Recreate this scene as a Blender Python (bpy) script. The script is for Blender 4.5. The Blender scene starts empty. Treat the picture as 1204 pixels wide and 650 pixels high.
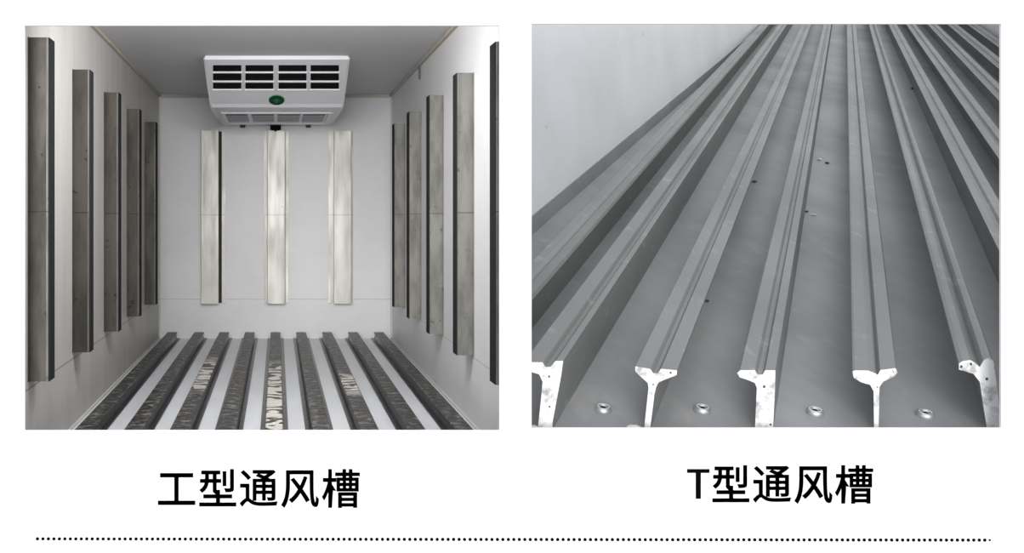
import bpy, bmesh, math, random
from mathutils import Vector, Matrix

# ------------------------------------------------------------------ camera, sky, light
S = bpy.context.scene
C = S.collection
random.seed(7)
F = 1100.0            # focal length in pixels of a 1204 x 650 frame
PX, PY = 326.0, 256.0 # where the viewing axis meets the frame (shift lens)
EYE = 1.142           # eye height above the floor of the refrigerated box

cam_data = bpy.data.cameras.new('camera')
cam_data.sensor_width = 36.0
cam_data.lens = 36.0 * F / 1204.0
cam_data.shift_x = (602.0 - PX) / 1204.0
cam_data.shift_y = -(325.0 - PY) / 1204.0
cam_data.clip_end = 200
cam = bpy.data.objects.new('camera', cam_data)
C.objects.link(cam)
cam.location = (0, 0, EYE)
cam.rotation_euler = (math.pi / 2, 0, 0)
S.camera = cam

S.view_settings.view_transform = 'Standard'
S.view_settings.look = 'None'
S.view_settings.gamma = 1.0
S.view_settings.use_curve_mapping = False
S.view_settings.exposure = 0.0

world = bpy.data.worlds.new('overcast_sky')
S.world = world
world.use_nodes = True
wn = world.node_tree
wn.nodes.clear()
wo = wn.nodes.new('ShaderNodeOutputWorld')
wb = wn.nodes.new('ShaderNodeBackground')
wb.inputs[0].default_value = (0.93, 0.96, 1.0, 1)
wb.inputs[1].default_value = 1.1
wn.links.new(wb.outputs[0], wo.inputs[0])

sun_d = bpy.data.lights.new('sun', 'SUN')
sun_d.energy = 2.5
sun_d.angle = math.radians(34)
sun_d.color = (1.0, 0.985, 0.96)
sun = bpy.data.objects.new('sun', sun_d)
C.objects.link(sun)
_dir = Vector((0.13, 1.0, -0.13))      # travels into the two bays, from the left and a little above
sun.rotation_euler = _dir.to_track_quat('-Z', 'Y').to_euler()

# lamp added out of view inside the box mouth, to fill the bay with light
al = bpy.data.lights.new('doorway_fill_light', 'AREA')
al.shape = 'RECTANGLE'; al.size = 0.9; al.size_y = 0.28; al.energy = 42; al.color = (1.0, 0.99, 0.97)
fill_lamp = bpy.data.objects.new('doorway_fill_light', al)
C.objects.link(fill_lamp)
fill_lamp.location = (0.0, 4.2, 2.13)
fill_lamp.rotation_euler = (math.radians(68), 0, math.radians(4))

# ------------------------------------------------------------------ helpers
def W(px, py, Z):
    return Vector(((px - PX) / F * Z, Z, EYE + (PY - py) / F * Z))

WORLD_LOC = {}
def world_loc(o):
    return WORLD_LOC.get(o.name, o.location).copy()

def link(o, parent=None):
    WORLD_LOC[o.name] = o.location.copy()
    C.objects.link(o)
    if parent is not None:
        o.parent = parent
        o.matrix_parent_inverse = Matrix.Identity(4)
        o.location = o.location - world_loc(parent)
    return o

def obj(name, bm, mat, parent=None, smooth=False, loc=None):
    """bm is in world coordinates; loc moves the origin there"""
    if loc is None:
        loc = world_loc(parent) if parent is not None else Vector((0, 0, 0))
    loc = Vector(loc)
    bmesh.ops.recalc_face_normals(bm, faces=bm.faces)
    bmesh.ops.translate(bm, verts=bm.verts, vec=-loc)
    me = bpy.data.meshes.new(name)
    bm.to_mesh(me)
    bm.free()
    for m in (mat if isinstance(mat, (list, tuple)) else [mat]):
        me.materials.append(m)
    if smooth:
        for p in me.polygons:
            p.use_smooth = True
    o = bpy.data.objects.new(name, me)
    o.location = loc
    return link(o, parent)

def thing(name, loc, label, cat, group=None):
    o = bpy.data.objects.new(name, None)
    o.empty_display_size = 0.1
    o.location = loc
    C.objects.link(o)
    return tag(o, label, cat, group)

def tag(o, label=None, cat=None, group=None, kind=None):
    if label: o['label'] = label
    if cat: o['category'] = cat
    if group: o['group'] = group
    if kind: o['kind'] = kind
    return o

def struct(name, bm, mat, **k):
    return tag(obj(name, bm, mat, **k), kind='structure')

def box(bm, x0, x1, y0, y1, z0, z1, bev=0.0):
    m = Matrix.Translation(((x0 + x1) / 2, (y0 + y1) / 2, (z0 + z1) / 2)) @ Matrix.Diagonal((x1 - x0, y1 - y0, z1 - z0, 1))
    r = bmesh.ops.create_cube(bm, size=1, matrix=m)
    if bev > 0:
        es = list({e for v in r['verts'] for e in v.link_edges})
        bmesh.ops.bevel(bm, geom=es, offset=bev, segments=2, affect='EDGES', profile=0.6)
    return r['verts']

def prism(bm, pts, vec, caps=(True, True), mat_caps=None):
    """closed polygon pts (Vectors) swept along vec"""
    a = [bm.verts.new(p) for p in pts]
    b = [bm.verts.new(p + vec) for p in pts]
    n = len(pts)
    for i in range(n):
        j = (i + 1) % n
        bm.faces.new((a[i], a[j], b[j], b[i]))
    if caps[0]: bm.faces.new(a)
    if caps[1]: bm.faces.new(b[::-1])
    return a, b

def cyl(bm, c, axis, r, depth, seg=20, r2=None):
    q = Vector((0, 0, 1)).rotation_difference(Vector(axis).normalized()).to_matrix().to_4x4()
    bmesh.ops.create_cone(bm, cap_ends=True, segments=seg, radius1=r, radius2=r if r2 is None else r2,
                          depth=depth, matrix=Matrix.Translation(c) @ q)

# ------------------------------------------------------------------ materials
def srgb(r, g, b):
    f = lambda c: ((c / 255) / 12.92) if c / 255 <= 0.04045 else (((c / 255) + 0.055) / 1.055) ** 2.4
    return (f(r), f(g), f(b), 1)

def mat(name, col, rough=0.5, metal=0.0, spec=0.5, col2=None, nscale=4.0, stretch=(1, 1, 1), detail=5.0,
        lo=0.35, hi=0.7, bump=0.0, bscale=None, rvar=0.0, seam=None, seamcol=(0.1, 0.09, 0.08, 1), seamw=0.004,
        spots=None, spotscale=30, spotcut=0.72, bstretch=None, bdist=0.004, fine=None):
    m = bpy.data.materials.new(name)
    m.use_nodes = True
    nt = m.node_tree
    b = nt.nodes['Principled BSDF']
    b.inputs['Base Color'].default_value = col
    b.inputs['Roughness'].default_value = rough
    b.inputs['Metallic'].default_value = metal
    b.inputs['Specular IOR Level'].default_value = spec
    tc = nt.nodes.new('ShaderNodeNewGeometry')
    pos = tc.outputs['Position']
    def noise(scale, st, det=detail):
        mp = nt.nodes.new('ShaderNodeMapping')
        mp.inputs['Scale'].default_value = st
        nt.links.new(pos, mp.inputs[0])
        n = nt.nodes.new('ShaderNodeTexNoise')
        n.inputs['Scale'].default_value = scale
        n.inputs['Detail'].default_value = det
        n.inputs['Roughness'].default_value = 0.6
        nt.links.new(mp.outputs[0], n.inputs['Vector'])
        return n.outputs['Fac']
    def ramp(src, a, c):
        r = nt.nodes.new('ShaderNodeMapRange')
        r.inputs[1].default_value = a
        r.inputs[2].default_value = c
        nt.links.new(src, r.inputs[0])
        return r.outputs[0]
    def mix(fac, a, bcol):
        x = nt.nodes.new('ShaderNodeMix')
        x.data_type = 'RGBA'
        nt.links.new(fac, x.inputs[0])
        if hasattr(a, 'node'): nt.links.new(a, x.inputs[6])
        else: x.inputs[6].default_value = a
        x.inputs[7].default_value = bcol
        return x.outputs[2]
    out = None
    if col2 is not None:
        fac = ramp(noise(nscale, stretch), lo, hi)
        out = mix(fac, col, col2)
        if rvar:
            rr = nt.nodes.new('ShaderNodeMapRange')
            rr.inputs[3].default_value = rough
            rr.inputs[4].default_value = rough + rvar
            nt.links.new(fac, rr.inputs[0])
            nt.links.new(rr.outputs[0], b.inputs['Roughness'])
    if fine is not None:
        fcol, fscale, fst, fa, fb = fine
        out = mix(ramp(noise(fscale, fst, 3), fa, fb), out if out is not None else col, fcol)
    if spots is not None:
        sf = ramp(noise(spotscale, (1, 1, 1), 2), spotcut, spotcut + 0.04)
        out = mix(sf, out if out is not None else col, spots)
    if seam:
        sx = nt.nodes.new('ShaderNodeSeparateXYZ')
        nt.links.new(pos, sx.inputs[0])
        for z in seam:
            c = nt.nodes.new('ShaderNodeMath')
            c.operation = 'COMPARE'
            nt.links.new(sx.outputs[2], c.inputs[0])
            c.inputs[1].default_value = z
            c.inputs[2].default_value = seamw
            out = mix(c.outputs[0], out if out is not None else col, seamcol)
    if out is not None:
        nt.links.new(out, b.inputs['Base Color'])
    if bump:
        bn = nt.nodes.new('ShaderNodeBump')
        bn.inputs['Strength'].default_value = bump
        bn.inputs['Distance'].default_value = bdist
        nt.links.new(noise(bscale or nscale, bstretch or stretch), bn.inputs['Height'])
        nt.links.new(bn.outputs[0], b.inputs['Normal'])
    return m

M_board = mat('white_board', (0.93, 0.93, 0.93, 1), 0.6, spec=0.2)
M_ink = mat('black_lettering', (0.002, 0.002, 0.002, 1), 0.85, spec=0.03)
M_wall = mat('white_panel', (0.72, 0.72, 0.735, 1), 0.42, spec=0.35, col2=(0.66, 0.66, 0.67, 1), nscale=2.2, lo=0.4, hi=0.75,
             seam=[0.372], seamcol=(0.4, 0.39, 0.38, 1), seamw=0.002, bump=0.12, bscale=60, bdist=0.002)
M_wall_l = mat('shaded_side_panel', (0.5, 0.485, 0.47, 1), 0.42, spec=0.35, col2=(0.43, 0.415, 0.4, 1), nscale=3, stretch=(1, 2.5, 0.35), lo=0.4, hi=0.75,
               seam=[0.372], seamcol=(0.22, 0.2, 0.19, 1), seamw=0.0035)  # darker copy of the white panel, shade of the left wall painted in
M_floor_l = mat('white_floor_sheet', (0.74, 0.76, 0.8, 1), 0.35, spec=0.4, col2=(0.66, 0.68, 0.72, 1), nscale=5, stretch=(1, .3, 1))
M_ceil = mat('ceiling_panel', (0.6, 0.6, 0.61, 1), 0.5, spec=0.3)
M_trim = mat('beige_trim', (0.42, 0.37, 0.31, 1), 0.55, col2=(0.5, 0.46, 0.41, 1), nscale=8)
M_caulk = mat('corner_caulk', (0.6, 0.585, 0.55, 1), 0.6)
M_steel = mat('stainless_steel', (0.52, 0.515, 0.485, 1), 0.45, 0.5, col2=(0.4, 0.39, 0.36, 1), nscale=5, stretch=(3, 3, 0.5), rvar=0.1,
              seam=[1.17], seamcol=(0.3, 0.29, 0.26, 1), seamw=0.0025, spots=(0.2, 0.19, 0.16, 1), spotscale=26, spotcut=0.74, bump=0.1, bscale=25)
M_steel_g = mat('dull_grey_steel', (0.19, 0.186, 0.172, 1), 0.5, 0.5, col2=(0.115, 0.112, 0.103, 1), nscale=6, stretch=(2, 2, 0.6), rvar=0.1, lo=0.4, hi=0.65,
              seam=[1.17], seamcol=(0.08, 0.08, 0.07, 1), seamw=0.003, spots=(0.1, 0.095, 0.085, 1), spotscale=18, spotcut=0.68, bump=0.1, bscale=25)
M_steel_d = mat('brown_steel', (0.085, 0.077, 0.066, 1), 0.5, 0.5, col2=(0.05, 0.045, 0.039, 1), nscale=5, stretch=(2, 2, 0.5), rvar=0.1, lo=0.4, hi=0.65,
                seam=[1.17], seamcol=(0.04, 0.035, 0.03, 1), seamw=0.003, spots=(0.035, 0.03, 0.025, 1), spotscale=16, spotcut=0.67, bump=0.1, bscale=25)  # darker brown tone for the left wall rails
M_gap_shade = mat('brown_gap_shade', (0.05, 0.045, 0.04, 1), 0.8, spec=0.1)  # dark colour painted in for shade between cap and flange
M_cap_shade = mat('dark_cap_shade', (0.028, 0.03, 0.032, 1), 0.95, spec=0.03)  # near-black painted in for the shaded inward faces of the side caps
M_steel_f = mat('dark_floor_steel', (0.035, 0.034, 0.036, 1), 0.3, 0.6, col2=(0.08, 0.08, 0.085, 1), nscale=12, bump=0.2, bscale=20)
def capmat_f(name, y0=None, y1=None):
    m = mat(name, (0.035, 0.033, 0.03, 1), 0.34, 0.5, col2=(0.3, 0.29, 0.27, 1), nscale=16, stretch=(1.1, 1.2, 1), lo=0.5, hi=0.68,
            bump=1.0, bscale=15, bstretch=(1.0, 2.4, 1), bdist=0.04, detail=3, rvar=0.1)
    if y0 is not None:
        nt = m.node_tree
        b = nt.nodes['Principled BSDF']
        old = b.inputs['Base Color'].links[0].from_socket
        geo = nt.nodes.new('ShaderNodeNewGeometry')
        sx = nt.nodes.new('ShaderNodeSeparateXYZ'); nt.links.new(geo.outputs['Position'], sx.inputs[0])
        mk = []
        for a, c in ((y0, y0 + 0.3), (y1, y1 - 0.3)):
            r = nt.nodes.new('ShaderNodeMapRange'); r.inputs[1].default_value = a; r.inputs[2].default_value = c
            nt.links.new(sx.outputs[1], r.inputs[0]); mk.append(r.outputs[0])
        n = nt.nodes.new('ShaderNodeTexWave')
        n.wave_type = 'BANDS'; n.bands_direction = 'Y'
        n.inputs['Scale'].default_value = 1.7; n.inputs['Distortion'].default_value = 14; n.inputs['Detail'].default_value = 2; n.inputs['Detail Scale'].default_value = 2.5
        nt.links.new(geo.outputs['Position'], n.inputs[0])
        r = nt.nodes.new('ShaderNodeMapRange'); r.inputs[1].default_value = 0.25; r.inputs[2].default_value = 0.55
        nt.links.new(n.outputs[1], r.inputs[0])
        cur = r.outputs[0]
        for q in mk:
            mm = nt.nodes.new('ShaderNodeMath'); mm.operation = 'MULTIPLY'
            nt.links.new(cur, mm.inputs[0]); nt.links.new(q, mm.inputs[1]); cur = mm.outputs[0]
        x = nt.nodes.new('ShaderNodeMix'); x.data_type = 'RGBA'
        nt.links.new(cur, x.inputs[0]); nt.links.new(old, x.inputs[6]); x.inputs[7].default_value = (0.85, 0.82, 0.76, 1)
        nt.links.new(x.outputs[2], b.inputs['Base Color'])
    return m
M_cap_f = capmat_f('scuffed_floor_cap')
WORN = {263.8: capmat_f('worn_floor_cap', 5.7, 7.3), 324: capmat_f('bright_worn_floor_cap', 4.0, 7.1), 384.3: capmat_f('pale_worn_floor_cap', 5.6, 6.6)}
M_plastic = mat('white_plastic', (0.78, 0.78, 0.82, 1), 0.35, spec=0.5)
M_dark = mat('dark_void', (0.006, 0.006, 0.007, 1), 0.8, spec=0.1)
M_slat = mat('grey_slat', (0.12, 0.12, 0.13, 1), 0.6)
M_louvre = mat('louvre_plastic', (0.42, 0.42, 0.45, 1), 0.5)
M_green = mat('green_badge', (0.0, 0.06, 0.02, 1), 0.6, spec=0.1)
M_pale = mat('pale_badge_print', (0.12, 0.3, 0.18, 1), 0.6, spec=0.1)
M_alu = mat('grey_aluminium', (0.24, 0.242, 0.238, 1), 0.5, 0.4, spec=0.4, col2=(0.215, 0.217, 0.214, 1), nscale=1.4, stretch=(1, 0.25, 1), lo=0.35, hi=0.7, rvar=0.1,
            fine=((0.33, 0.33, 0.32, 1), 12, (1, 0.3, 1), 0.6, 0.78))
M_alu_f = mat('grey_aluminium_sheet', (0.34, 0.345, 0.352, 1), 0.5, 0.3, spec=0.4, col2=(0.26, 0.264, 0.272, 1), nscale=1.2, stretch=(1, 0.3, 1), rvar=0.1,
              fine=((0.36, 0.35, 0.335, 1), 7, (1, 0.4, 1), 0.55, 0.75))
M_cut = mat('bright_sawn_aluminium', (0.82, 0.82, 0.83, 1), 0.5, 0.1, col2=(0.36, 0.36, 0.36, 1), nscale=17, lo=0.52, hi=0.68,
            spots=(0.06, 0.04, 0.05, 1), spotscale=22, spotcut=0.75, bump=0.4, bscale=40)
M_wall_t = mat('pale_sheet_wall', (0.78, 0.79, 0.81, 1), 0.35, 0.0, spec=0.5, col2=(0.7, 0.705, 0.715, 1), nscale=1.2, stretch=(1, 0.4, 1), bump=0.2, bscale=18, bdist=0.01,
               spots=(0.35, 0.34, 0.32, 1), spotscale=9, spotcut=0.74)
M_ground = mat('concrete_ground', (0.42, 0.41, 0.4, 1), 0.85, col2=(0.36, 0.35, 0.34, 1), nscale=1.5, bump=0.3, bscale=30)
M_dirt = mat('brown_grit', (0.07, 0.055, 0.045, 1), 0.9)
M_chip = mat('pale_chip', (0.75, 0.74, 0.72, 1), 0.6)

# ------------------------------------------------------------------ big structure
GZ = -0.55
bm = bmesh.new()
box(bm, -14, 30, -8, 34, GZ - 0.1, GZ)
struct('floor', bm, M_ground)

# front board with two window openings
ZB = 4.08
TB = 0.012
def bx(px): return (px - PX) / F * ZB
def bz(py): return EYE + (PY - py) / F * ZB
xs = [bx(-160), bx(29), bx(587.5), bx(625), bx(1177.5), bx(1364)]
z_s = [GZ, bz(506), bz(503), bz(30), bz(28), bz(-130)]
def solid(i, j):
    if not (0 <= i < 5 and 0 <= j < 5): return False
    if i == 1 and j in (1, 2): return False      # left opening
    if i == 3 and j in (2, 3): return False      # right opening
    return True
bm = bmesh.new()
gv = {}
def V(i, j, k):
    if (i, j, k) not in gv:
        gv[(i, j, k)] = bm.verts.new((xs[i], ZB + k * TB, z_s[j]))
    return gv[(i, j, k)]
for i in range(5):
    for j in range(5):
        if not solid(i, j): continue
        for k in (0, 1):
            bm.faces.new((V(i, j, k), V(i + 1, j, k), V(i + 1, j + 1, k), V(i, j + 1, k)))
        for di, dj, e in ((-1, 0, ((0, 0), (0, 1))), (1, 0, ((1, 0), (1, 1))), (0, -1, ((0, 0), (1, 0))), (0, 1, ((0, 1), (1, 1)))):
            if not solid(i + di, j + dj):
                (a, b), (c, d) = e
                bm.faces.new((V(i + a, j + b, 0), V(i + c, j + d, 0), V(i + c, j + d, 1), V(i + a, j + b, 1)))
struct('wall_front', bm, M_board)

# refrigerated box behind the left opening
XL, XR, ZM, ZE, ZT = -1.118, 1.082, ZB + TB, 8.848, 2.308
bm = bmesh.new(); box(bm, XL, XR, ZM, ZE, -0.08, 0.0)
struct('floor', bm, M_floor_l)
bm = bmesh.new(); box(bm, XL - 0.02, XR + 0.015, ZM, ZE + 0.05, GZ, -0.08)
struct('floor', bm, M_ceil)
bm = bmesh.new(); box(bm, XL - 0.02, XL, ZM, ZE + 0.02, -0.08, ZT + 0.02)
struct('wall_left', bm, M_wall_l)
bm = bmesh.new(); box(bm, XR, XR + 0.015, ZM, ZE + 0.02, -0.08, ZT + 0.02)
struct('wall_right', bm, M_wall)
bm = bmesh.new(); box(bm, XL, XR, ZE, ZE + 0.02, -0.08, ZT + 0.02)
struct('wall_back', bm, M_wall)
bm = bmesh.new(); box(bm, XL, XR, ZM, ZE, ZT, ZT + 0.02)
struct('ceiling', bm, M_ceil)
# cornice and corner trims
def trim(n, args, m):
    bm = bmesh.new(); box(bm, *args, bev=0.003)
    struct('trim_%d' % n, bm, m)
trim(1, (XL, XL + 0.022, ZM, ZE, ZT - 0.022, ZT), M_trim)
trim(2, (XR - 0.022, XR, ZM, ZE, ZT - 0.022, ZT), M_trim)
trim(3, (XL + 0.022, XR - 0.022, ZE - 0.022, ZE, ZT - 0.03, ZT), M_trim)
trim(4, (XL, XL + 0.012, ZE - 0.03, ZE, 0.012, ZT - 0.03), M_caulk)
trim(5, (XR - 0.012, XR, ZE - 0.03, ZE, 0.012, ZT - 0.03), M_caulk)
trim(6, (XL, XL + 0.012, ZM, ZE, 0, 0.012), M_caulk)
trim(7, (XR - 0.012, XR, ZM, ZE, 0, 0.012), M_caulk)

# open-topped body behind the right opening: sloping aluminium floor and pale side sheets
Z0 = 4.2
VX, VY = 994.0, -75.0
DX, DZ = (VX - PX) / F, (PY - VY) / F          # advance per metre of depth
DVEC = Vector((DX, 1, DZ))
FL0 = W(326, 506, Z0).z                        # floor height at the front edge
RMIN = 0.16
ZFAR = Z0 / RMIN
def floor_z(Z): return FL0 + DZ * (Z - Z0)
def floor_pt(px, py, up=0.0):
    r = (py - VY) / (506 - VY)
    p = W(px, py, Z0 / r)
    p.z += up
    return p
XP = XR + 0.022                                # side of the body that stands against the box
VXW = 1023.0
DXW = (VXW - PX) / F
def wallx(Z):                                  # left sheet wall, a little splayed
    zc = Z0 / ((275 - VY) / 581.0)
    return W(625, 275, zc).x + DXW * (Z - zc)
ZS = (XP - wallx(0)) / DXW
XR_F = W(1790, 506, Z0).x
def rightx(Z): return XR_F + DX * (Z - Z0)
bm = bmesh.new()
poly = [(XP, Z0), (XP, ZS), (wallx(ZFAR), ZFAR), (rightx(ZFAR), ZFAR), (XR_F, Z0)]
top = [Vector((x, y, floor_z(y))) for x, y in poly]
prism(bm, top, Vector((0, 0, -0.05)))
struct('floor', bm, M_alu_f)
def sheet(name, x0, y0, x1, y1, t, b0, h, m):
    bm = bmesh.new()
    a = Vector((x0, y0, floor_z(y0) + b0)); b = Vector((x1, y1, floor_z(y1) + b0))
    prism(bm, [a, b, b + Vector((0, 0, h)), a + Vector((0, 0, h))], Vector((t, 0, 0)))
    return struct(name, bm, m)
sheet('wall_left', wallx(ZS + 0.02), ZS + 0.02, wallx(ZFAR), ZFAR, -0.03, 0.0, 2.4, M_wall_t)
KH = 36 * Z0 / F
sheet('baseboard_left', wallx(ZS + 0.02), ZS + 0.02, wallx(ZFAR), ZFAR, 0.012, 0.0, KH, M_alu_f)
sheet('wall_right', rightx(Z0), Z0, rightx(ZFAR), ZFAR, 0.03, 0.0, 2.4, M_wall_t)
bm = bmesh.new()
prism(bm, [Vector((wallx(ZFAR), ZFAR, floor_z(ZFAR))), Vector((rightx(ZFAR), ZFAR, floor_z(ZFAR))),
           Vector((rightx(ZFAR), ZFAR, floor_z(ZFAR) + 2.4)), Vector((wallx(ZFAR), ZFAR, floor_z(ZFAR) + 2.4))], Vector((0, 0.03, 0)))
struct('wall_back', bm, M_wall_t)

# ------------------------------------------------------------------ protective rails in the refrigerated box
# cross-section: (u across, v away from the wall); flange on the wall, tapered web, cap
def rail_sections(capw=0.12, off=0.0, depth=0.09, flw=0.19, taper=0.012, webw=0.1, lip=0.016, edge=0.02):
    c = capw / 2; w = webw / 2; f = flw / 2
    e, h = edge, lip
    fl = [(-f, 0), (f, 0), (f, h), (f - e, h), (f - e, 0.005), (-f + e, 0.005), (-f + e, h), (-f, h)]
    body = [(-w - taper, 0.006), (w + taper, 0.006), (off + w, depth - 0.009), (off - w, depth - 0.009)]
    cap = [(off - c, depth - 0.009), (off + c, depth - 0.009), (off + c, depth - 0.003), (off + c - 0.003, depth),
           (off - c + 0.003, depth), (off - c, depth - 0.003)]
    return fl, body, cap

def rail(name, origin, U, Vv, A, length, m, label, cat, group, shade=None, capmat=None, gap_shade=None, **k):
    """origin on the wall, U across, Vv off the wall, A along"""
    t = thing(name, origin, label, cat, group)
    for nm, sec in zip(('flange', 'web', 'cap'), rail_sections(**k)):
        bm = bmesh.new()
        prism(bm, [origin + U * u + Vv * v for u, v in sec], A * length)
        if nm == 'flange':
            n = max(2, int(length / 0.45))
            for i in range(n + 1):
                for s in (-1, 1):
                    cyl(bm, origin + A * (0.06 + (length - 0.12) * i / n) + U * s * (k.get('flw', 0.19) / 2 - 0.012) + Vv * 0.007,
                        Vv, 0.0055, 0.004, 8)
        part = obj(nm, bm, capmat if (nm == 'cap' and capmat) else m, t)
        if nm == 'cap' and shade:  # added strip that darkens the cap face in place of shade
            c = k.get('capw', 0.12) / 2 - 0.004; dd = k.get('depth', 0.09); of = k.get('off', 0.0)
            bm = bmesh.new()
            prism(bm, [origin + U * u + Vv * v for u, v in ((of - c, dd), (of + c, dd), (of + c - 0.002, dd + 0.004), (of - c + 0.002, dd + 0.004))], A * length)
            obj('cap_shade_strip', bm, shade, part)['label'] = 'dark strip painted for shade on the cap'
        if nm == 'flange' and gap_shade:  # added strip that paints the shade of the gap behind the cap
            bm = bmesh.new()
            g = k.get('flw', 0.19) / 2 - k.get('edge', 0.02) - 0.001
            prism(bm, [origin + U * u + Vv * v for u, v in ((-g, 0.004), (g, 0.004), (g, 0.007), (-g, 0.007))], A * length)
            obj('gap_shade', bm, gap_shade, part)['label'] = 'dark strip painting the shade behind the cap'
    return t

X, Y, Z = Vector((1, 0, 0)), Vector((0, 1, 0)), Vector((0, 0, 1))
GL = 'brown rails on the left wall of the cold box'
nl = ['half-cut by the opening edge', 'second from the opening', 'middle one of the five', 'second from the back corner', 'beside the back corner, shortest-looking']
for i, (z0, lab) in enumerate(zip((4.2, 5.11, 6.04, 6.96, 7.9),
        ('wide brown steel rail on the left wall, nearest the left edge of the opening',
         'brown steel rail on the left wall, second from the opening edge',
         'brown steel rail on the left wall, middle one of the five',
         'dark brown steel rail on the left wall, second from the back corner',
         'dark narrow-looking steel rail on the left wall, right beside the back corner'))):
    rail('wall_rail', Vector((XL, z0 + 0.055, 0.407)), Y, X, Z, 1.545, M_steel_d, lab, 'rail', GL, shade=M_cap_shade, capmat=M_steel_g, lip=0.006, capw=0.112, flw=0.13, taper=0.002, webw=0.108)
GR = 'steel rails on the right wall of the cold box'
for i, (z0, lab) in enumerate(zip((4.236, 5.15, 6.09, 7.03, 7.93),
        ('dark sliver of steel rail on the right wall at the opening edge',
         'wide grey steel rail on the right wall, largest one fully in view there',
         'grey steel rail on the right wall, middle one of the five',
         'grey steel rail on the right wall, second from the back corner',
         'narrow-looking grey steel rail on the right wall beside the back corner'))):
    rail('wall_rail', Vector((XR, z0 + 0.06, 0.385)), Y, -X, Z, 1.555, M_steel_g, lab, 'rail', GR, shade=M_cap_shade, lip=0.006, capw=0.122, flw=0.14, taper=0.002, webw=0.118)
GB = 'bright steel rails on the back wall'
for px, off, lab in ((250.5, -0.024, 'bright steel rail on the back wall, left of the three, under the cooling unit'),
                     (325.0, -0.002, 'bright steel rail in the centre of the back wall below the drain outlet'),
                     (400.5, 0.012, 'bright steel rail on the back wall, right of the three')):
    x = (px - PX) / F * ZE
    rail('wall_rail', Vector((x, ZE, 0.338)), X, -Y, Z, 1.62, M_steel, lab, 'rail', GB, gap_shade=M_gap_shade if px < 390 else None, capw=0.165, off=off, flw=0.232, edge=0.032, taper=0.0, webw=0.1)

GF = 'scuffed rails along the floor of the cold box'
flabs = ['scuffed dark floor rail running along the foot of the left wall',
         'scuffed dark floor rail, second from the left wall',
         'dark floor rail with a bright worn patch, third from the left wall',
         'dark mottled floor rail just left of the central one',
         'central floor rail with bright wavy scuffs, in line with the drain outlet',
         'dark mottled floor rail just right of the central one',
         'dark floor rail with pale brown wear, third from the right wall',
         'scuffed dark floor rail, second from the right wall',
         'scuffed dark floor rail running along the foot of the right wall']
for px, lab in zip((203, 234.4, 263.8, 293.8, 324, 354, 384.3, 414.6, 445), flabs):
    x = (px - PX) / F * ZE
    z0 = 4.14
    rail('floor_rail', Vector((x, z0, 0.0)), X, Z, Y, ZE - 0.02 - z0, M_steel_f, lab, 'rail', GF, capw=0.09, depth=0.064, flw=0.15, webw=0.055, taper=0.02, lip=0.008, capmat=WORN.get(px, M_cap_f))

# ------------------------------------------------------------------ cooling unit under the ceiling
UX = -0.004
HW = 0.527
ZB1 = 2.010
unit = thing('cooling_unit', (UX, 7.9, ZB1), 'white cooling unit with green oval badge hung from the ceiling at the back wall', 'cooling unit')
prof = [(ZE - 0.003, ZT - 0.002), (ZE - 0.003, ZB1), (7.47, ZB1), (7.41, ZB1 + 0.006), (7.375, ZB1 + 0.03), (6.72, ZT - 0.03), (6.72, ZT - 0.002)]
bm = bmesh.new()
a, b = prism(bm, [Vector((UX - HW, y, z)) for y, z in prof], Vector((2 * HW, 0, 0)))
es = [e for e in bm.edges if abs(e.verts[0].co.x - e.verts[1].co.x) < 1e-6]
bmesh.ops.bevel(bm, geom=es, offset=0.012, segments=3, affect='EDGES')
obj('housing', bm, M_plastic, unit)
# front of the unit: a leaning face, slots given on that face
def face_pt(px, py, lift=0.0):
    """point of the leaning front (between (6.98,+.125) and (6.72, top)) seen at px, py"""
    segs = [((7.375, ZB1 + 0.03), (6.72, ZT - 0.03)), ((6.72, ZT - 0.03), (6.72, ZT))]
    k = (PY - py) / F
    for (y0, z0), (y1, z1) in segs:
        den = (z1 - z0) - k * (y1 - y0)
        s = (EYE + k * y0 - z0) / den
        if -1e-6 <= s <= 1.000001:
            n = Vector((0, -(z1 - z0), (y1 - y0))).normalized()
            if n.y > 0: n = -n
            y = y0 + s * (y1 - y0)
            return W(px, py, y) + n * lift, n
    raise ValueError(py)
cols = [(250.5, 283.7), (288.6, 321.3), (327.6, 360.3), (365.2, 398.4)]
for (ya, yb) in ((97.2, 103.8), (86.3, 94.0), (76.5, 83.3)):
    for ca, cb in cols:
        p = [face_pt(ca, yb, 0.001), face_pt(cb, yb, 0.001), face_pt(cb, ya, 0.001), face_pt(ca, ya, 0.001)]
        bm = bmesh.new()
        prism(bm, [q[0] for q in p], p[0][1] * 0.003)
        obj('air_slot', bm, M_dark, unit)
        bm = bmesh.new()
        # frame lip around the slot
        q0, n = face_pt(ca - 0.9, yb + 0.9, 0.001); q1, _ = face_pt(cb + 0.9, yb + 0.9, 0.001)
        prism(bm, [q0, q1, q1 + n * 0.01, q0 + n * 0.01], Vector((0, 0, 0.004)))
        obj('slot_lip', bm, M_plastic, unit)
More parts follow.
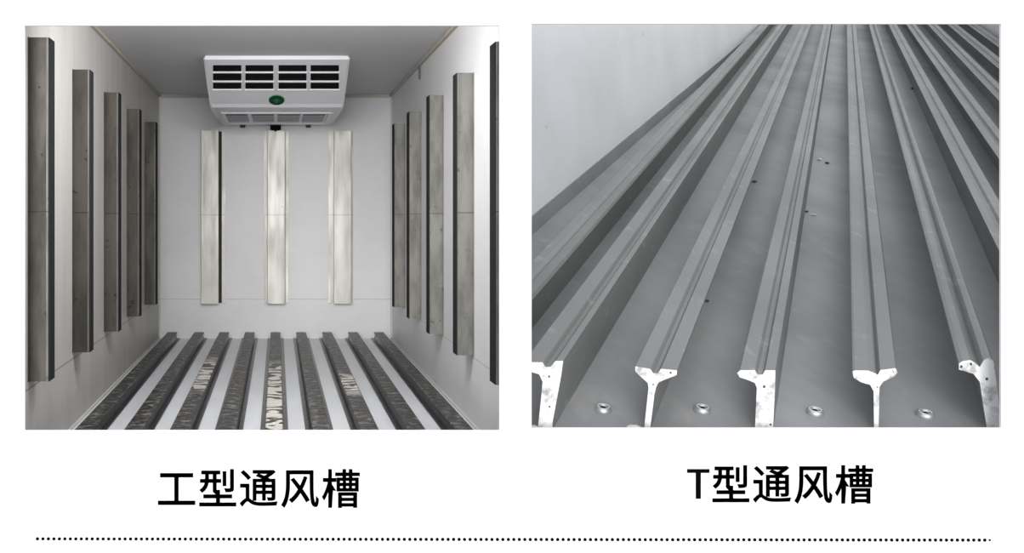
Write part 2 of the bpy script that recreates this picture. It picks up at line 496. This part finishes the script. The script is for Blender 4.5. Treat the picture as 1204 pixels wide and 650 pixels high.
# badge
pc, nb = face_pt(325.2, 117.0, 0.0)
badge = None
def ellipse(c, n, ax, ay, t, lift, seg=36):
    bm = bmesh.new()
    u = Vector((1, 0, 0)); v = n.cross(u).normalized()
    pts = [c + n * lift + u * ax * math.cos(q * 2 * math.pi / seg) + v * ay * math.sin(q * 2 * math.pi / seg) for q in range(seg)]
    prism(bm, pts, n * t)
    return bm
ay = 0.082
rim = obj('badge', ellipse(pc, nb, 0.062, ay, 0.006, 0.0005), M_pale, unit)
rim['label'] = 'green oval badge with pale rim'
g = obj('badge_face', ellipse(pc, nb, 0.058, ay * 0.93, 0.003, 0.006), M_green, rim)
v = nb.cross(X).normalized()
bm = bmesh.new()
for dy, w, k in ((0.024, 0.014, 2), (-0.001, 0.026, 4), (-0.026, 0.012, 2)):
    for i in range(k):
        xx = (i - (k - 1) / 2) * (2 * w / k)
        c = pc + nb * 0.0092 + X * xx + v * dy
        prism(bm, [c + X * a_ + v * b_ for a_, b_ in ((-w / k * .6, -0.006), (w / k * .6, -0.006), (w / k * .6, 0.006), (-w / k * .6, 0.006))], nb * 0.0012)
obj('badge_print', bm, M_pale, rim)
# underside grille: shallow tray with four louvred windows
def under(px, py, dz=0.0):
    Zd = (ZB1 + dz - EYE) * F / (PY - py)
    return W(px, py, Zd)
yb_, yf_ = under(0, 144.6).y, under(0, 131.8).y
x0, x1 = -0.465, 0.455
bm = bmesh.new()
for (a0, a1, b0, b1) in ((x0, x1, yf_, yf_ + 0.03), (x0, x1, yb_ - 0.03, yb_), (x0, x0 + 0.03, yf_ + 0.03, yb_ - 0.03), (x1 - 0.03, x1, yf_ + 0.03, yb_ - 0.03)):
    box(bm, a0, a1, b0, b1, ZB1 - 0.012, ZB1 + 0.002, bev=0.003)
obj('grille_frame', bm, M_plastic, unit)
wy0, wy1 = under(0, 134.3).y, under(0, 142.3).y
for i, (ca, cb) in enumerate(((267.5, 292), (296.8, 322.3), (326.2, 352.2), (355.6, 381))):
    zc = (wy0 + wy1) / 2
    xa, xb = (ca - PX) / F * zc, (cb - PX) / F * zc
    bm = bmesh.new()
    box(bm, xa, xb, wy0, wy1, ZB1 - 0.003, ZB1 + 0.001)
    lo = obj('louvre_window', bm, M_slat, unit)
    bm = bmesh.new()
    for k in range(4):
        yy = wy0 + (wy1 - wy0) * (k + 0.55) / 4
        prism(bm, [Vector((xa, yy, ZB1 - 0.003)), Vector((xa, yy + 0.06, ZB1 - 0.003)), Vector((xa, yy + 0.05, ZB1 - 0.010)), Vector((xa, yy + 0.004, ZB1 - 0.006))], Vector((xb - xa, 0, 0)))
    obj('louvre', bm, M_louvre, lo)
for px in (285.3, 362.4):
    p = under(px, 147.3)
    bm = bmesh.new(); cyl(bm, (p.x, p.y, ZB1 - 0.01), Z, 0.024, 0.02, 16)
    obj('fixing_foot', bm, M_dirt, unit)
bm = bmesh.new()
cyl(bm, ((324 - PX) / F * 8.79, 8.79, ZB1 - 0.02), Z, 0.05, 0.04, 20)
cyl(bm, ((324 - PX) / F * 8.79, 8.79, ZB1 - 0.045), Z, 0.034, 0.03, 20)
o = obj('drain_outlet', bm, M_dark, unit); o['label'] = 'black drain outlet'
# small pull ring hanging from the right cornice
p = W(486.5, 92, 7.05)
bm = bmesh.new()
px_ = XR - 0.012
cyl(bm, (px_, 7.05, ZT - 0.05), Z, 0.007, 0.06, 10)
hk = thing('cable_hook', (px_, 7.05, ZT - 0.022), 'small grey hook hanging from the right ceiling trim above the second rail', 'hook')
obj('stem', bm, M_slat, hk)
bm = bmesh.new()
seg, rs = 20, 8
R, r = 0.018, 0.004
vs = [[bm.verts.new((px_, 7.05 + (R + r * math.cos(b * 2 * math.pi / rs)) * math.cos(a * 2 * math.pi / seg) ,
                     ZT - 0.1 + (R + r * math.cos(b * 2 * math.pi / rs)) * math.sin(a * 2 * math.pi / seg))) for b in range(rs)] for a in range(seg)]
for a in range(seg):
    for b in range(rs):
        vs[a][b].co.x += r * math.sin(b * 2 * math.pi / rs)
for a in range(seg):
    for b in range(rs):
        bm.faces.new((vs[a][b], vs[(a + 1) % seg][b], vs[(a + 1) % seg][(b + 1) % rs], vs[a][(b + 1) % rs]))
obj('ring', bm, M_slat, hk, smooth=True)

# ------------------------------------------------------------------ T-shaped floor rails
PA = [(615.5, 426), (638, 426), (641, 431.5), (647, 431.5), (653, 424.5), (662, 424.5), (660, 440), (653, 478), (649.5, 497), (649, 507), (632, 507),
      (636, 470), (638, 449), (634, 440), (624, 437), (615.5, 436)]
PB = [(747, 431), (764.5, 434), (768, 439), (773, 439), (777, 433.8), (796, 435.5), (795.5, 441), (782, 446), (774.5, 449.5), (771.5, 455),
      (769.5, 463), (764.5, 503), (764, 507), (757, 507), (757.8, 500), (762.5, 456), (761.5, 450), (752, 441.5), (747, 436.5)]
PC = [(866.7, 438.5), (870, 435.5), (887.4, 435.2), (890.7, 440.3), (896.7, 440.6), (899.6, 435.5), (911.6, 435.5), (911.4, 450), (910.5, 471), (908.8, 507),
      (887.6, 507), (889.9, 456), (887.4, 450), (879, 446.5), (869.6, 443.4)]
PD = [(1002.4, 437), (1005, 435.6), (1020.5, 435.8), (1029, 439), (1032, 441), (1035, 435.2), (1053, 433), (1055.4, 438), (1050.6, 443), (1038.5, 448.5), (1034, 455),
      (1033, 507), (1027.7, 507), (1027.2, 460), (1023, 452.3), (1013, 449.6), (1003.8, 444)]
PE = [(1127.5, 427.5), (1132, 424.6), (1141, 423.5), (1146, 426.5), (1152, 431.5), (1156.5, 424), (1161, 421.5), (1165, 420.6), (1168.3, 425.4), (1170.8, 444), (1178, 502), (1178.4, 507),
      (1161, 507), (1154.8, 467.7), (1152, 449), (1144.6, 439.4), (1132.8, 435.8), (1127.5, 434.5)]
def shift(P, dx, dy=0): return [(x + dx, y + dy if y < 500 else y) for x, y in P]
bars = [(shift(PD, -503), 'grey T-shaped floor rail running up closest to the pale sheet wall'),
        (PA, 'grey T-shaped floor rail with thick white sawn end at the lower left corner'),
        (PB, 'grey T-shaped floor rail with thin leaning web, second sawn end from the left'),
        (PC, 'grey T-shaped floor rail with a thick web and flush right side, middle sawn end'),
        (PD, 'grey T-shaped floor rail with thin upright web, fourth sawn end from the left'),
        (PE, 'grey T-shaped floor rail whose pitted white end flares at the right edge'),
        (shift(PB, 493, -3), 'grey T-shaped floor rail first to the right of the last visible sawn end'),
        (shift(PD, 345), 'grey T-shaped floor rail second to the right of the last visible sawn end'),
        (shift(PD, 470), 'grey T-shaped floor rail third to the right of the last visible sawn end'),
        (shift(PD, 585), 'grey T-shaped floor rail crossing the upper right corner, last but one'),
        (shift(PD, 700), 'grey T-shaped floor rail nearest the far right sheet wall, at the top right corner')]
GT = 'T-shaped aluminium floor rails'
P_ID = {id(PA): 'a', id(PB): 'b', id(PC): 'c', id(PD): 'd', id(PE): 'e'}
PITS = {'a': [(645.5, 442.5, 1.3), (646, 478, 1.1)], 'b': [(788.5, 438.2, 1.1), (768, 452, 0.9)], 'c': [(898.5, 454.3, 1.5), (906, 499, 1.2)],
        'd': [(1050, 436.8, 0.8), (1031.5, 455, 0.8)], 'e': [(1130.2, 431, 1.5), (1141.6, 428, 1.5), (1160.3, 445.5, 1.6)]}
for P, lab in bars:
    zs = Z0
    pts = [W(x, y, Z0) for x, y in P]
    mnx = min(p.x for p in pts)
    if mnx < XP:
        zs = Z0 + (XP + 0.02 - mnx) / DX
        pts = [p + DVEC * (zs - Z0) for p in pts]
        if P is PA:
            zs = Z0; pts = [W(x, y, Z0) for x, y in P]
    base = min(pts, key=lambda p: p.z).copy()
    t = thing('floor_rail', base, lab, 'rail', GT)
    bm = bmesh.new()
    ln = ZFAR - 0.15 - zs
    prism(bm, [p + DVEC * 0.003 for p in pts], DVEC * ln)
    obj('rail_body', bm, M_alu, t)
    bm = bmesh.new()
    prism(bm, pts, DVEC * 0.003)
    ce = obj('cut_end', bm, M_cut, t)
    ce['label'] = 'bright white sawn end'
    for qx, qy, qr in PITS.get(P_ID.get(id(P)), ()):
        c = W(qx, qy, Z0)
        bm = bmesh.new()
        pts_ = [c + Vector((math.cos(a * math.pi / 5) * qr * random.uniform(0.75, 1.2), -0.001, math.sin(a * math.pi / 5) * qr * random.uniform(0.9, 1.4))) * 1.0 for a in range(10)]
        pts_ = [Vector((c.x + (p.x - c.x) * Z0 / F, c.y - 0.001, c.z + (p.z - c.z) * Z0 / F)) for p in pts_]
        prism(bm, pts_, Vector((0, 0.0025, 0)))
        obj('casting_pit', bm, M_dirt, ce)

# countersunk rivets between the rails
nrm = Vector((0, -DZ, 1)).normalized()
def rot_up(bm, c, n):
    q = Z.rotation_difference(n).to_matrix().to_4x4()
    bmesh.ops.transform(bm, matrix=Matrix.Translation(c) @ q, verts=bm.verts)
def ring_profile(bm, prof, seg=28):
    rings = []
    for r, z in prof:
        rings.append([bm.verts.new((r * math.cos(a * 2 * math.pi / seg), r * math.sin(a * 2 * math.pi / seg), z)) for a in range(seg)])
    for i in range(len(rings) - 1):
        for a in range(seg):
            bm.faces.new((rings[i][a], rings[i][(a + 1) % seg], rings[i + 1][(a + 1) % seg], rings[i + 1][a]))
    bm.faces.new(rings[0]); bm.faces.new(rings[-1][::-1])
M_rivet = mat('rivet_metal', (0.62, 0.62, 0.63, 1), 0.3, 0.7)
rk = Z0 / F
for px, py, lab in ((709, 482, 'domed rivet with dark centre between the two leftmost sawn rail ends'),
                    (825.5, 482.5, 'domed rivet with dark centre between the second and third sawn rail ends'),
                    (958, 485.5, 'domed rivet with dark centre between the third and fourth sawn rail ends'),
                    (1087.5, 488.5, 'domed rivet with dark centre between the two rightmost sawn rail ends')):
    c = floor_pt(px, py)
    t = thing('rivet', c, lab, 'rivet', 'rivets in the aluminium floor')
    bm = bmesh.new()
    s = rk * 1.0
    ring_profile(bm, [(10 * s, -0.002), (10 * s, 0.003), (9.2 * s, 0.014), (7.6 * s, 0.021), (6.2 * s, 0.022), (5 * s, 0.017), (3.4 * s, 0.008)])
    rot_up(bm, c, nrm)
    obj('rivet_head', bm, M_rivet, t, smooth=True)
    bm = bmesh.new()
    ring_profile(bm, [(3.3 * s, 0.005), (3.3 * s, 0.013), (2.2 * s, 0.017)], 16)
    rot_up(bm, c, nrm)
    o = obj('rivet_pin', bm, M_dark, t); o['label'] = 'dark centre pin'
# weld beads at the front lip
for px, lab in ((626, 'pale rounded weld bead at the bottom left corner of the aluminium floor'), (745, 'pale rounded weld bead beside the foot of the thin leaning rail web')):
    c = floor_pt(px, 503.5)
    bm = bmesh.new()
    bmesh.ops.create_uvsphere(bm, u_segments=20, v_segments=10, radius=1, matrix=Matrix.Translation(c) @ Matrix.Diagonal((0.035, 0.03, 0.016, 1)))
    for v_ in bm.verts:
        v_.co += Vector((0, 0, random.uniform(-0.002, 0.002)))
    tag(obj('weld_bead', bm, M_chip, smooth=True, loc=c), lab, 'weld bead')
# grit and chips lying on the sheet
def lump(name, px, py, s, m, lab, cat='debris'):
    c = floor_pt(px, py)
    bm = bmesh.new()
    bmesh.ops.create_icosphere(bm, subdivisions=2, radius=1)
    for v_ in bm.verts:
        v_.co *= random.uniform(0.7, 1.25)
    bmesh.ops.transform(bm, matrix=Matrix.Translation(c + nrm * s * 0.3) @ Matrix.Rotation(random.uniform(0, 3), 4, 'Z') @ Matrix.Diagonal((s * 1.5, s, s * 0.5, 1)), verts=bm.verts)
    tag(obj(name, bm, m, loc=c), lab, cat)
lump('paint_chip', 957, 253, 0.016, M_chip, 'small pale chip on the grey floor beside the middle rail, upper one')
lump('paint_chip', 930.5, 346, 0.012, M_chip, 'small white chip on the grey floor right of the middle rail')
lump('paint_chip', 964, 188, 0.02, M_chip, 'pale scrap lying on the grey floor high up near the centre')
lump('grit_lump', 972, 192, 0.018, M_dirt, 'dark scrap beside the pale scrap high up near the centre')
lump('grit_lump', 947, 249, 0.014, M_dirt, 'dark crumb just left of the upper pale chip')
lump('grit_lump', 829, 354, 0.016, M_dirt, 'brown crumb against the third rail from the wall, halfway up')
lump('grit_lump', 887, 214, 0.02, M_dirt, 'brown grit clump tucked beside the rail above the crumb')
lump('grit_lump', 1075, 105, 0.045, M_dirt, 'dark grit clump at the top right between two rails')
lump('grit_lump', 1116, 182, 0.03, M_dirt, 'dark grit clump along the rail near the right edge')

# ------------------------------------------------------------------ lettering and dotted line on the board
def glyph_mesh(ch):
    cu = bpy.data.curves.new('glyph', 'FONT')
    cu.body = ch
    cu.size = 1.0
    cu.offset = 0.009
    cu.resolution_u = 6
    o = bpy.data.objects.new('glyph', cu)
    C.objects.link(o)
    dg = bpy.context.evaluated_depsgraph_get()
    dg.update()
    me = bpy.data.meshes.new_from_object(o.evaluated_get(dg))
    bpy.data.objects.remove(o)
    bpy.data.curves.remove(cu)
    return me
def char(ch, x0, x1, y0, y1, parent):
    bm = bmesh.new()
    if ch == 'T':
        for a, b, c, d in ((0, 1, 0.872, 1.0), (0.385, 0.615, 0, 0.872)):
            vs = [bm.verts.new(p) for p in ((a, c, 0), (b, c, 0), (b, d, 0), (a, d, 0))]
            bm.faces.new(vs)
    else:
        gm = glyph_mesh(ch)
        e = 0.0045
        for sx, sy in ((0, 0), (e, e), (-e, e), (e, -e), (-e, -e)):
            n0 = len(bm.verts)
            bm.from_mesh(gm)
            bm.verts.ensure_lookup_table()
            for v in bm.verts[n0:]:
                v.co.x += sx; v.co.y += sy
    mnx = min(v.co.x for v in bm.verts); mxx = max(v.co.x for v in bm.verts)
    mny = min(v.co.y for v in bm.verts); mxy = max(v.co.y for v in bm.verts)
    for v in bm.verts:
        u = (v.co.x - mnx) / (mxx - mnx); w = (v.co.y - mny) / (mxy - mny)
        p = W(x0 + u * (x1 - x0), y1 - w * (y1 - y0), ZB)
        v.co = (p.x, ZB - 0.0015, p.z)
    r = bmesh.ops.extrude_face_region(bm, geom=bm.faces[:])
    for v in [g for g in r['geom'] if isinstance(g, bmesh.types.BMVert)]:
        v.co.y = ZB
    return obj('character', bm, M_ink, parent)
def heading(chars, x, y, label):
    c = W(x, y, ZB)
    t = thing('heading_lettering', c, label, 'lettering', 'headings under the openings')
    for a in chars: char(*a, t)
k1 = 270 / 1204.0
H1 = [(ch, 170 + a * k1, 170 + b * k1, 530 + c * k1, 530 + d * k1) for ch, a, b, c, d in
      (('工', 70, 266, 116, 283), ('型', 286, 481, 95, 291), ('通', 499, 698, 99, 292), ('风', 716, 914, 101, 298), ('槽', 930, 1129, 95, 299))]
heading(H1, 304, 598, 'black Chinese heading of five characters starting with 工, below the left opening')
H2 = [(ch, 790 + a * k1, 790 + b * k1, 530 + c * k1, 530 + d * k1) for ch, a, b, c, d in
      (('T', 79, 197, 95, 251), ('型', 212, 406, 74, 269), ('通', 425, 625, 78, 271), ('风', 642, 841, 80, 277), ('槽', 855, 1055, 74, 277))]
heading(H2, 918, 592, 'black heading starting with a capital T, below the right opening')

bm = bmesh.new()
for i in range(175):
    px = 44.1 + 6.437 * i
    if i < 174: rad = 1.95
    else: px, rad = 1163.5, 1.3
    py = 633.3 + (px - 44) / 1120 * 1.5
    c = W(px, py, ZB)
    cyl(bm, (c.x, ZB - 0.00075, c.z), Y, rad * ZB / F, 0.0015, 14)
tag(obj('dotted_line', bm, M_ink, loc=W(604, 634, ZB)), 'long row of small black dots across the white board near its foot', 'dotted line')
